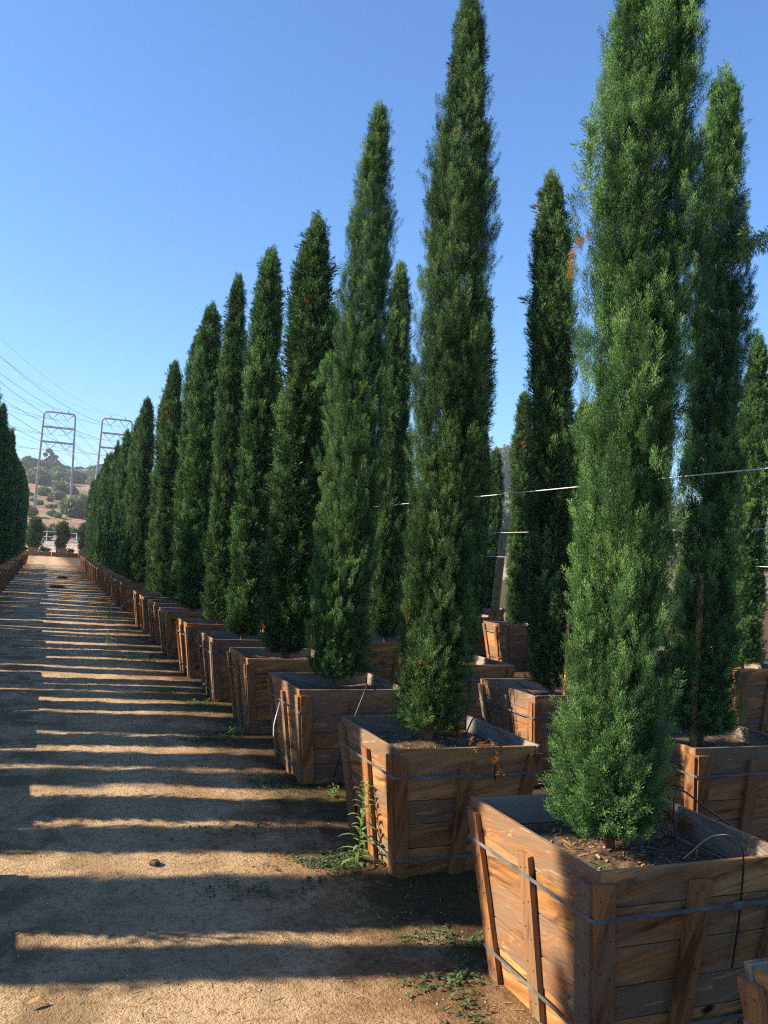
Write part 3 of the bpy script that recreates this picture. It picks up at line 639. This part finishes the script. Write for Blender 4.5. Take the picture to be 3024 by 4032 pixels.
link('side_branch', branch_mesh('side_branch', [(0, 0, 2.15), (-.25, .5, 2.33), (-.48, .95, 2.31), (-.62, 1.04, 2.25), (-.72, 1.04, 2.18)], CYP, 74, 170, .055, tint=.65, droop=.25), T0)
T0.rotation_euler = (0, 0, 0); T0.scale = (1, 1, 1)
loose_branch([(2.30, 4.33, .745), (2.38, 4.30, .75), (2.45, 4.29, .73), (2.46, 4.285, .62)], DEAD, 'rust brown dead cypress sprig lying over the rim of the second box', 'dead sprig', 75, n=26, plen=.045)
loose_branch([(2.35, 5.02, .70), (2.48, 5.06, .73), (2.58, 5.04, .70)], DEAD, 'pile of brown dead foliage in the back corner of the second box', 'dead foliage', 76, n=130, plen=.06)
loose_branch([(2.62, 3.18, .72), (2.66, 3.1, .70), (2.70, 3.02, .68)], DEAD, 'brown dead foliage lying against the inner side of the biggest box', 'dead foliage', 77, n=60, plen=.05)

# weeds
def weed(name, x, y, h, nleaf, leaf, spread, seed, label, material=WEED, stems=1):
    rng = np.random.default_rng(seed); T = []; t_ = []
    def leafb(p, d, L, wd, tint):
        d = d/np.linalg.norm(d); s = np.cross(d, [0, 0, 1.0]); s /= np.linalg.norm(s)+1e-9; prev = p; m = 4
        for k in range(m):
            a = k/m; b = (k+1)/m; q = p + d*L*b + np.array([0, 0, -1])*L*.55*b*b
            w0, w1 = wd*math.sin(math.pi*(.12+.88*a))*.5, wd*math.sin(math.pi*(.12+.88*b))*.5
            T.extend([[prev-s*w0, prev+s*w0, q+s*w1], [prev-s*w0, q+s*w1, q-s*w1]]); t_.extend([tint, tint]); prev = q
    for st in range(stems):
        base = np.array([x, y, 0]) + (rng.normal(size=3)*[spread, spread, 0] if stems > 1 else 0); hh = h*(.7+.4*rng.random()) if stems > 1 else h
        lean = rng.normal(size=2)*.06
        for k in range(nleaf):
            s = k/max(1, nleaf-1); p = base+np.array([lean[0]*s, lean[1]*s, hh*s*.97+.005]); az = k*2.4+rng.normal()*.3
            dv = np.array([math.cos(az), math.sin(az), .35+.9*s]); leafb(p, dv, leaf*(.6+.6*rng.random())*(1-.35*s), leaf*.13, np.clip(rng.normal(.5, .2), 0, 1))
        # stem
        for k in range(3):
            az = k*2.1; o = np.array([math.cos(az), math.sin(az), 0])*.004; o2 = np.array([math.cos(az+2.1), math.sin(az+2.1), 0])*.004
            tip = base+np.array([lean[0], lean[1], hh]); T.extend([[base+o, base+o2, tip]]); t_.append(.4)
    e = link(name, tri_mesh(name, np.array(T), material, np.array(t_))); tag(e, label, 'weed'); return e
weed('leafy_weed', 1.80, 4.66, .46, 52, .155, 0, 81, 'tall leafy green weed against the left side of the second box')
weed('grass_tuft', 1.74, 8.16, .09, 16, .10, .07, 82, 'low sunlit green tuft by the third gap between boxes', stems=6)
weed('grass_tuft', 1.80, 6.60, .05, 10, .06, .05, 83, 'tiny green tuft in front of the box with the white tie', stems=4)
weed('grass_tuft', 1.78, 9.75, .07, 14, .09, .03, 84, 'small pale weed at the foot of the fifth box', stems=3)
weed('grass_tuft', 1.62, 21.5, .30, 20, .14, .12, 85, 'bright green weed at the gap in the right row', stems=7)
weed('grass_tuft', 1.30, 19.5, .22, 16, .12, .05, 86, 'pale dry weed standing out on the road', material=DEAD, stems=4)
weed('grass_tuft', 1.12, 15.6, .22, 14, .10, .03, 87, 'thin green weed standing in the road opposite the grey boxes', stems=3)
weed('grass_tuft', -1.0, 26.0, .22, 16, .14, .12, 88, 'green weeds at the foot of the left boxes', stems=7)
weed('grass_tuft', 2.10, 6.02, .08, 12, .08, .04, 89, 'little weed at the shaded foot of the third box', stems=3)
weed('grass_tuft', 1.95, 3.62, .05, 9, .06, .05, 90, 'tiny seedling between the first and second boxes', stems=3)
def scatter(name, spots, material, seed, size, label, n_each):
    rng = np.random.default_rng(seed); T = []
    for (cx, cy, rx, ry, m) in spots:
        k = int(m*n_each); a = rng.normal(size=(k, 2))*[rx, ry]+[cx, cy]
        dens = fbm(a[:, 0]*7, a[:, 1]*7, seed, 3); a = a[dens > -.08]; k = len(a)
        for j in range(3):
            az = rng.random(k)*6.28; sz = size*(.5+.9*rng.random(k)); z = relief(a[:, 0], a[:, 1]) + .004+.018*rng.random(k)
            c = np.stack([a[:, 0]+rng.normal(size=k)*.006, a[:, 1]+rng.normal(size=k)*.006, z], -1); u = np.stack([np.cos(az), np.sin(az), rng.normal(size=k)*.3], -1)*sz[:, None]; v = np.stack([-np.sin(az), np.cos(az), rng.normal(size=k)*.3], -1)*sz[:, None]*.7
            T += [np.stack([c-u, c-v*.8, c+u], 1), np.stack([c-u, c+u, c+v*.8], 1)]
    T = np.concatenate(T); o = link(name, tri_mesh(name, T, material, np.clip(rng.normal(.5, .22, len(T)), 0, 1))); tag(o, label, 'ground cover', kind='stuff'); return o
scatter('ground_cover', [(1.62, 4.75, .16, .12, 1.6), (1.35, 4.45, .25, .10, .7), (1.72, 3.35, .12, .10, .6), (1.74, 2.95, .08, .10, .35), (1.95, 3.68, .15, .05, .5), (1.7, 6.4, .12, .12, .6), (1.6, 8.0, .16, .14, 1.0), (1.7, 9.6, .1, .1, .4), (1.55, 13.6, .25, .4, 2), (1.45, 17.0, .3, .6, 2), (1.55, 21.0, .25, .9, 2.5), (1.35, 5.3, .25, .2, .5), (-1.1, 24, .2, 2.5, 2.0), (1.8, 2.4, .12, .15, .5)], CLOVER, 5, .0095, 'low clover creeping over the damp earth beside the boxes', 420)
scatter('box_clover', [(0, 0, 0, 0, 0)] if False else [(2.05, 4.72, .12, .16, 1.0)], CLOVER, 6, .007, 'clover carpet in the second box', 10).location = (0, 0, .69)
# pebbles, twigs
def pebbles(n, seed):
    rng = np.random.default_rng(seed); y = 2.6+9*rng.random(n)**1.6; x = rng.uniform(-1.1, 2.0, n); s = .0022+.006*rng.random(n)**3; z = relief(x, y)
    base = np.array([[1, 0, 0], [0, 1, 0], [-1, 0, 0], [0, -1, 0], [0, 0, .8]]); F = [(0, 1, 4), (1, 2, 4), (2, 3, 4), (3, 0, 4)]; T = []
    az = rng.random(n)*6.28; ca, sa = np.cos(az), np.sin(az); st = rng.uniform(.6, 1.3, (n, 5, 3))
    V = base[None]*st; V = np.stack([V[..., 0]*ca[:, None]-V[..., 1]*sa[:, None], V[..., 0]*sa[:, None]+V[..., 1]*ca[:, None], V[..., 2]], -1)*s[:, None, None] + np.stack([x, y, z-.001], -1)[:, None]
    T = np.concatenate([V[:, f] for f in F]); o = link('gravel', tri_mesh('gravel', T, PEBBLE)); tag(o, 'fine loose gravel strewn over the road', 'gravel', kind='stuff')
pebbles(9000, 3)
def twigs(n, seed):
    rng = np.random.default_rng(seed); y = 2.6+9*rng.random(n)**1.4; x = rng.uniform(.2, 2.0, n)+rng.normal(size=n)*.3; az = rng.random(n)*6.28; L = .008+.022*rng.random(n)**2; z = relief(x, y)+.003
    u = np.stack([np.cos(az), np.sin(az), rng.normal(size=n)*.12], -1)*L[:, None]; v = np.stack([-np.sin(az), np.cos(az), 0*az], -1)*.0022; c = np.stack([x, y, z], -1)
    T = np.concatenate([np.stack([c-u-v, c-u+v, c+u+v], 1), np.stack([c-u-v, c+u+v, c+u-v], 1)]); o = link('leaf_litter', tri_mesh('leaf_litter', T, DRYLEAF)); tag(o, 'tiny dry twigs and needles littering the road', 'litter', kind='stuff')
twigs(1600, 4)
mb = MB(); bm = mb.bm; bmesh.ops.create_icosphere(bm, subdivisions=3, radius=.03)
for v in bm.verts: v.co *= 1+.35*float(vnoise(np.array([v.co.x*60]), np.array([v.co.y*60+v.co.z*40]), 3)[0]); v.co.z *= .7
o = link('dirt_clod', mb.mesh('dirt_clod', simple('clod_earth', (.10, .065, .04), .95, 0, .4, 60, .01))); o.location = (.69, 4.91, .012); tag(o, 'dark clod of earth lying in the sunlit strip of road', 'clod')
mb = MB()
for k in range(6): a = k/6; b = (k+1)/6; w0, w1 = .012*math.sin(math.pi*a)+.0005, .012*math.sin(math.pi*b)+.0005; mb.hexa([(a*.07, -w0, .004+.01*a*a), (b*.07, -w1, .004+.01*b*b), (b*.07, w1, .006+.01*b*b), (a*.07, w0, .006+.01*a*a), (a*.07, -w0, .005+.01*a*a), (b*.07, -w1, .005+.01*b*b), (b*.07, w1, .007+.01*b*b), (a*.07, w0, .007+.01*a*a)])
o = link('dry_leaf', mb.mesh('dry_leaf', DRYLEAF)); o.location = (.05, 3.54, .005); o.rotation_euler = (0, 0, .4); tag(o, 'single dry leaf on the sunlit sand at the bottom left', 'leaf')
# rust brown heaps of leaf litter far down the road
for (x, y, s, lb) in ((.45, 33, .28, 'brown heap of swept foliage on the far road'), (.75, 41, .25, 'smaller brown heap of foliage farther up the road')):
    o = link('leaf_heap', branch_mesh('leaf_heap', [(-.9*s, 0, .02), (-.3*s, .05, .04), (.3*s, 0, .05), (.9*s, .05, .02)], DEAD, int(y), 160, .10)); o.location = (x, y, 0); tag(o, lb, 'heap')

# ------------------------------------------------------------------ end of the road: shrubs in boxes, kerb, fence, hedge
def leaf_blob(name, n, shape, size, material, seed, upb=.2):
    """crown of leaf-sized faces spread through a lumpy volume; shape(u) gives (pos, tint) arrays"""
    rng = np.random.default_rng(seed); pos, ti, outd = shape(rng, n)
    d = outd + rng.normal(size=(n, 3))*.8 + np.array([0, 0, upb]); M = orient(d, rng); L = size*(.6+.8*rng.random(n))
    quad = np.array([[-.5, 0, 0], [0, .1, .9], [.5, 0, 0], [0, -.1, -.9]])
    V = np.einsum('nij,vj->nvi', M, quad)*L[:, None, None]+pos[:, None]
    T = np.concatenate([V[:, [0, 1, 2]], V[:, [0, 2, 3]]]); t = np.concatenate([ti, ti]); return tri_mesh(name, T, material, t)
def lumps(spec, inner=.35):
    spec = np.array(spec)
    def f(rng, n):
        vol = spec[:, 3]*spec[:, 4]; k = rng.choice(len(spec), n, p=vol/vol.sum()); d = rng.normal(size=(n, 3)); d /= np.linalg.norm(d, axis=1, keepdims=True)
        r = (inner+(1-inner)*rng.random(n)**.5); r *= 1+.16*rng.normal(size=n); c = spec[k]
        pos = c[:, :3]+d*np.stack([c[:, 3], c[:, 3], c[:, 4]], -1)*r[:, None]; tb = (np.sin(k*12.9)*43.7) % 1
        return pos, np.clip(.25+.5*tb+rng.normal(size=n)*.16, 0, 1), d
    return f
def rlumps(n, R_, H, z0, lr, seed, flat=1.0):
    r = random.Random(seed); out = []
    for k in range(n):
        t = r.random(); z = z0+H*t; rr = R_*math.sqrt(max(.08, math.sin(math.pi*min(1, t*.85+.15))))*r.uniform(.35, .9); a = k*2.4
        s = lr*r.uniform(.7, 1.25); out.append((rr*math.cos(a), rr*math.sin(a), z, s, s*flat))
    return out
FIC = [leaf_blob('crown', 9000, lumps(rlumps(34, .62, 2.25, .55, .38, 5+k)), .085, FICUS, 60+k) for k in range(2)]
ftrunk = MB().tube([(0, 0, -.3), (.02, 0, .6), (0, .02, 1.8)], [.06, .055, .03], 8).mesh('trunk', BARK)
for i, (x, y, s, lb) in enumerate(((-1.12, 90.0, 1.08, 'rounded leafy shrub in a box at the end of the road, left one'), (1.42, 90.0, 1.0, 'rounded leafy shrub in a box at the end of the road, centre one'), (3.55, 90.4, .98, 'leafy shrub half hidden behind the end of the right row'))):
    e = empty('potted_shrub', (x, y, .50), i*1.3); e.scale = (s, s, s); link('crown', FIC[i % 2], e); link('trunk', ftrunk, e); tag(e, lb, 'shrub', 'shrubs at the end of the road')
    b = make_box(i, x, y, .05*i, ('box under the left rounded shrub at the end of the road', 'box under the centre rounded shrub at the end of the road', 'box under the half hidden shrub at the end of the right row')[i], 'boxes at the end of the road', False); b.scale = (1.05, 1.05, 1.15)
mb = MB()
for k in range(9): mb.box((-9+k*3.2, 91.6+.15*math.sin(k*3), 0), (-9+k*3.2+3.15, 92.0+.15*math.sin(k*3), .42), 'x')
tag(link('timber_kerb', mb.mesh('timber_kerb', BATTEN, .01)), 'low dark timber kerb behind the shrubs at the road end', 'kerb')
r_ = random.Random(3)
for k in range(7):
    x = -3.2+k*1.15+r_.uniform(-.3, .3); s = r_.uniform(.35, .8)
    if abs(x+1.12) < .5 or abs(x-1.42) < .5: x += .9
    o = link('small_plant', leaf_blob('small_plant', 260, lumps(rlumps(5, .4*s, .5*s, .12, .25*s, 80+k)), .10, WEED if k % 3 == 0 else FICUS, 90+k)); o.location = (x, 92.8+r_.random(), .3); tag(o, 'small low plant on the sandy bank behind the timber kerb', 'plant', 'low plants on the bank')
fe = empty('pipe_fence', (0, 130, 0)); tag(fe, 'pale pipe fence with two rails in front of the hedge', 'fence')
pm = MB().tube([(0, 0, -.3), (0, 0, 1.55)], .045, 8).mesh('post', FENCEM)
for k in range(15):
    x = -14+k*2.0; o = link('post', pm, fe); o.location = (x, 0, hz(x, 130))
for h_ in (1.42, .72): link('rail', MB().tube([(-14+k*2.0, 0, hz(-14+k*2.0, 130)+h_) for k in range(15)], .035, 6).mesh('rail', FENCEM), fe)
hl = [(-16+k*.9+r_.uniform(-.3, .3), r_.uniform(-.5, .5), .9+.9*r_.random(), r_.uniform(.6, 1.0), r_.uniform(.7, 1.2)) for k in range(50)]
o = link('hedge', leaf_blob('hedge', 16000, lumps(hl), .20, HILLGREEN, 120)); o.location = (0, 134, hz(0, 134)); tag(o, 'bright green hedge running behind the pipe fence', 'hedge')

# ------------------------------------------------------------------ hillside trees, bushes, houses
BUSH = [leaf_blob('crown', 2600, lumps(rlumps(16, .62, .62, .25, .36, 130+k, .85)), .13, HILLGREEN, 140+k) for k in range(3)]
DARKT = [leaf_blob('crown', 4200, lumps(rlumps(22, .42, .72, .25, .20, 150+k)), .075, EUCA, 160+k) for k in range(3)]
TALLE = [leaf_blob('crown', 2600, lumps([(.0, 0, .95, .15, .06), (.16, .02, .84, .11, .05), (-.17, 0, .80, .11, .05), (.08, .1, .70, .12, .05), (-.10, -.1, .62, .10, .04), (.20, -.05, .56, .12, .05)]), .045, EUCA, 170+k) for k in range(2)]
btr = MB().tube([(0, 0, -.2), (.02, 0, .3), (0, .02, .75)], [.035, .03, .012], 7).mesh('trunk', BARK)
def at_hill(px, py):
    """point where the hillside meets the sight line measured at (px, py) in the photograph"""
    d = fwd + rt*((px-1512)/3352) - up*((py-2016)/3352); lo = 100.0
    while lo < 900:
        p = d*(lo/d.y); z = p.z+CAMH
        if z < hz(p.x, p.y): return (p.x, p.y)
        lo += 1.5
    return (d.x/d.y*420, 420.0)
def c1(x, y): return (x*.497, 1400+y*.497)
def grow(name, meshes, k, x, y, s, sz, label, group, cat):
    e = empty(name, (x, y, hz(x, y)-.02*s), k*1.7); e.scale = (s, s, sz); link('crown', meshes[k % len(meshes)], e); link('trunk', btr, e); tag(e, label, cat, group)
bushes = [(345, 1110, 2.6, 'rounded green bush on the middle of the dry slope'), (395, 1160, 1.4, 'low dark bush below the rounded green one'), (450, 1140, 2.7, 'pale green bush on the slope between the tower legs'),
 (490, 1090, 3.6, 'biggest dark green bush high between the tower legs'), (555, 1105, 3.0, 'dark bush beside the right tower leg'), (440, 1040, 2.0, 'small light bush at the upper slope'),
 (620, 1290, 5.0, 'large green bush at the foot of the slope near the right row'), (600, 1215, 3.0, 'bush above the large green one by the right row'), (405, 1205, .9, 'tiny shrub on the lower slope, left of a pair'), (448, 1208, 1.0, 'tiny shrub on the lower slope, right of a pair'), (375, 1215, .9, 'tiny shrub on the lower slope, darker'),
 (235, 1115, 1.4, 'small bush beside the left row top'), (260, 1165, 1.3, 'olive shrub just below the small bush by the left row'), (310, 1185, 1.6, 'olive shrub on the lower slope near the left tower leg'), (410, 1275, 1.3, 'dull shrub low on the bare slope'), (455, 1290, 1.2, 'dull shrub beside another low on the bare slope'), (510, 1240, 1.2, 'small shrub left of the right tower leg'), (225, 1280, 2.2, 'dark bush by the left row at the slope foot')]
for k, (x, y, s, lb) in enumerate(bushes):
    X, Y = at_hill(*c1(x, y)); grow('hill_bush', BUSH, k, X, Y, s, s*r_.uniform(.6, 1.0), lb, 'bushes on the dry slope', 'bush')
band = [(r_.uniform(215, 840), r_.uniform(930, 1030)) for _ in range(30)]
for k, (x, y) in enumerate(band):
    X, Y = at_hill(*c1(x, y)); s = r_.uniform(3.0, 5.2); grow('hill_bush', BUSH, k, X, Y, s, s*.85, 'grey green bush in the dense band below the hilltop houses', 'bushes in the band below the hilltop', 'bush')
crest = [(215, 935, 14), (245, 930, 13.5), (275, 930, 13), (305, 925, 13.5), (345, 925, 12.5), (385, 925, 13.5), (425, 915, 14), (460, 910, 12.5), (505, 880, 10), (540, 870, 9), (575, 870, 8.5), (640, 900, 9), (700, 880, 8), (745, 890, 9.5), (785, 890, 10.5), (820, 890, 11), (610, 880, 9), (190, 930, 8), (170, 925, 7)]
for k, (x, y, s) in enumerate(crest):
    X, Y = at_hill(*c1(x, y)); grow('hilltop_tree', DARKT, k, X, Y, s*.58, s*.50, 'dark tree in the row along the hilltop', 'trees along the hilltop', 'tree')
X, Y = at_hill(*c1(375, 925)); grow('eucalyptus_tree', TALLE, 0, X, Y, 8, 13, 'tall thin crowned eucalyptus rising above the hilltop trees', None, 'tree')
X, Y = at_hill(*c1(430, 905)); grow('eucalyptus_tree', TALLE, 1, X, Y, 8, 10, 'lower spreading eucalyptus beside the tallest one on the hilltop', None, 'tree')
for k in range(16):     # wooded rise seen through the gap at the right
    Y = r_.uniform(300, 400); X = Y*math.tan(R(21.462))*0 + Y*r_.uniform(.50, .66); s = r_.uniform(14, 22)
    grow('hillside_tree', TALLE if k % 3 == 0 else DARKT, k, X, Y, s*.8, s*1.1, 'hazy eucalyptus in the wooded rise seen through the gap at right', 'trees on the wooded rise', 'tree')
for k in range(26):     # nearer scrub and trees on the slope behind the right-hand rows
    Y = r_.uniform(150, 290); X = Y*r_.uniform(.50, 1.05); s = r_.uniform(7, 13)
    grow('hillside_tree', DARKT if k % 2 else BUSH, k, X, Y, s*.8, s*.8, 'green tree low on the slope behind the right hand rows', 'trees low on the right hand slope', 'tree')
def house(px, py, wd, dp, ht, label, tall_roof=.35, rz=0.0):
    X, Y = at_hill(px, py); e = empty('hill_house', (X, Y, hz(X, Y)-.8), rz); tag(e, label, 'house')
    link('wall', MB().box((-wd/2, -dp/2, 0), (wd/2, dp/2, ht)).mesh('wall', WALLW), e)
    o = .4; rh = ht+dp*tall_roof*.5
    mb = MB(); mb.hexa([(-wd/2-o, -dp/2-o, ht+.003), (wd/2+o, -dp/2-o, ht+.003), (wd/2+o, dp/2+o, ht+.003), (-wd/2-o, dp/2+o, ht+.003), (-wd/2-o, -.05, rh), (wd/2+o, -.05, rh), (wd/2+o, .05, rh), (-wd/2-o, .05, rh)])
    link('roof', mb.mesh('roof', ROOF), e)
    nw = max(2, int(wd//2.6))
    for k in range(nw):
        x = -wd/2+wd*(k+.5)/nw; link('window', MB().box((x-.55, -dp/2-.03, ht*.40), (x+.55, -dp/2+.02, ht*.82)).mesh('window', GLASS), e)
house(*c1(495, 915), 6.5, 6, 4.2, 'white gabled house among trees on the hilltop', .8, .5)
house(*c1(690, 880), 13, 8, 4.0, 'long low pale house on the hilltop at right', .25, -.1)
house(*c1(255, 1000), 9, 6, 2.0, 'house with brown roof beside the left row', .5, .15)
house(*c1(548, 860), 4.5, 5, 4.5, 'small pale house at the right leg of the front tower', .5, .3)

# ------------------------------------------------------------------ pylons, pole and cables
def pylon(cx, cy, ztop, label):
    zb = hz(cx, cy)-.6; e = empty('power_pylon', (cx, cy, zb)); H = ztop-zb; tag(e, label, 'pylon')
    wt, wb = 3.75, 4.25; rc = .8; leg = .42
    xw = lambda z: wb+(wt-wb)*z/H
    for sg in (-1, 1):
        link('leg', MB().box((sg*1-9e9, 0, 0), (0, 0, 0)).mesh('x', STEEL) if False else MB().hexa([(sg*wb-leg*.75, -leg*.75, 0), (sg*wb+leg*.75, -leg*.75, 0), (sg*wb+leg*.75, leg*.75, 0), (sg*wb-leg*.75, leg*.75, 0), (sg*wt-leg*.5, -leg*.5, H-rc), (sg*wt+leg*.5, -leg*.5, H-rc), (sg*wt+leg*.5, leg*.5, H-rc), (sg*wt-leg*.5, leg*.5, H-rc)], 'z').mesh('leg', STEEL, .05), e)
    arc = [(-wt, 0, H-rc)]+[(-wt+rc*(1-math.cos(a)), 0, H-rc+rc*math.sin(a)) for a in (.4, .8, 1.2, 1.57)]
    arc = arc+[(-x, y, z) for x, y, z in arc[::-1]]
    link('top_beam', MB().tube(arc, .22, 8).mesh('top_beam', STEEL), e)
    hts = [H-.0, H-3.85, H-7.65]
    for z in hts[1:]:
        link('cross_beam', MB().box((-xw(z)+leg*.5+.01, -.2, z-.24), (xw(z)-leg*.5-.01, .2, z+.24)).mesh('cross_beam', STEEL, .03), e)
    vp = []
    for z in hts:
        for xc in (-1.75, 1.95):
            x0 = xc; zz = z-.3
            link('insulator_string', MB().tube([(x0-1.3, 0, zz), (x0, 0, zz-1.45), (x0+1.3, 0, zz)], .085, 6).mesh('insulator_string', STEEL), e); vp.append((cx+x0, cy, zb+zz-1.5))
    for xc in (-1.75, 1.95):
        link('peak_rod', MB().tube([(xc, 0, H+.2), (xc, 0, H+.95)], .11, 6).mesh('peak_rod', STEEL), e); vp.append((cx+xc, cy, zb+H+.95))
    return vp
va = pylon(.78, 232, 33.9, 'nearer grey double legged power pylon at the end of the road')
vb = pylon(14.95, 233, 33.95, 'grey power pylon half hidden by the right row of cypresses')
def cable(a, b, sag, label, rad=.05):
    a, b = Vector(a), Vector(b); pts = [a.lerp(b, t/24)-Vector((0, 0, sag*4*(t/24)*(1-t/24))) for t in range(25)]
    o = link('power_cable', MB().tube(pts, rad*.75, 5).mesh('power_cable', CABLE)); tag(o, label, 'cable', 'power cables')
prev = Vector((-45, -150, 9.0)); nxt = Vector((75, 250, 2.0))
for vset, who in ((va, 'nearer'), (vb, 'half hidden')):
    for k, p in enumerate(vset):
        cable(Vector(p)+prev, p, 7.5, 'power cable running from the %s pylon up to the left picture edge' % who, .055 if k < 6 else .03)
        cable(p, Vector(p)+nxt, 11.0, 'power cable running from the %s pylon on behind the right row' % who, .055 if k < 6 else .03)
up_ = empty('utility_pole', (-10.3, 240, hz(-10.3, 240)-.5)); tag(up_, 'thin steel power pole with two arms at the far left', 'power pole'); zb = up_.location.z; H = 29.9-zb
link('pole', MB().tube([(0, 0, 0), (0, 0, H)], [.55, .42], 10).mesh('pole', STEEL), up_)
for z in (H-.5, H-4.0):
    link('arm', MB().tube([(-.4, 0, z), (-4.4, 0, z+.6)], [.22, .12], 6).mesh('arm', STEEL), up_)
    link('bracket', MB().box((-.62, -.6, z-.35), (.62, .6, z+.35)).mesh('bracket', STEEL), up_)
for k, z in enumerate((H-.2, H-3.6)):
    a = (-14.6, 240, zb+z); cable(Vector(a)+Vector((-92, -62, 3)), a, 5, 'power cable running left from the far left steel pole', .04)
    cable(a, Vector(a)+Vector((150, 160, 0)), 9, 'power cable running from the steel pole past the pylons', .04)

# ------------------------------------------------------------------ haze
hm = bpy.data.materials.new('haze'); hm.use_nodes = True; nt = hm.node_tree; nt.nodes.clear()
hv = nt.nodes.new('ShaderNodeVolumePrincipled'); ho = nt.nodes.new('ShaderNodeOutputMaterial'); nt.links.new(hv.outputs[0], ho.inputs['Volume'])
hv.inputs['Color'].default_value = (.86, .92, 1, 1); hv.inputs['Density'].default_value = .0004; hv.inputs['Anisotropy'].default_value = .2
hb = MB().box((-920, -320, -4), (1220, 1520, 62)).mesh('haze', hm)
tag(link('haze', hb), 'thin pale morning haze over the valley', 'haze', kind='stuff')
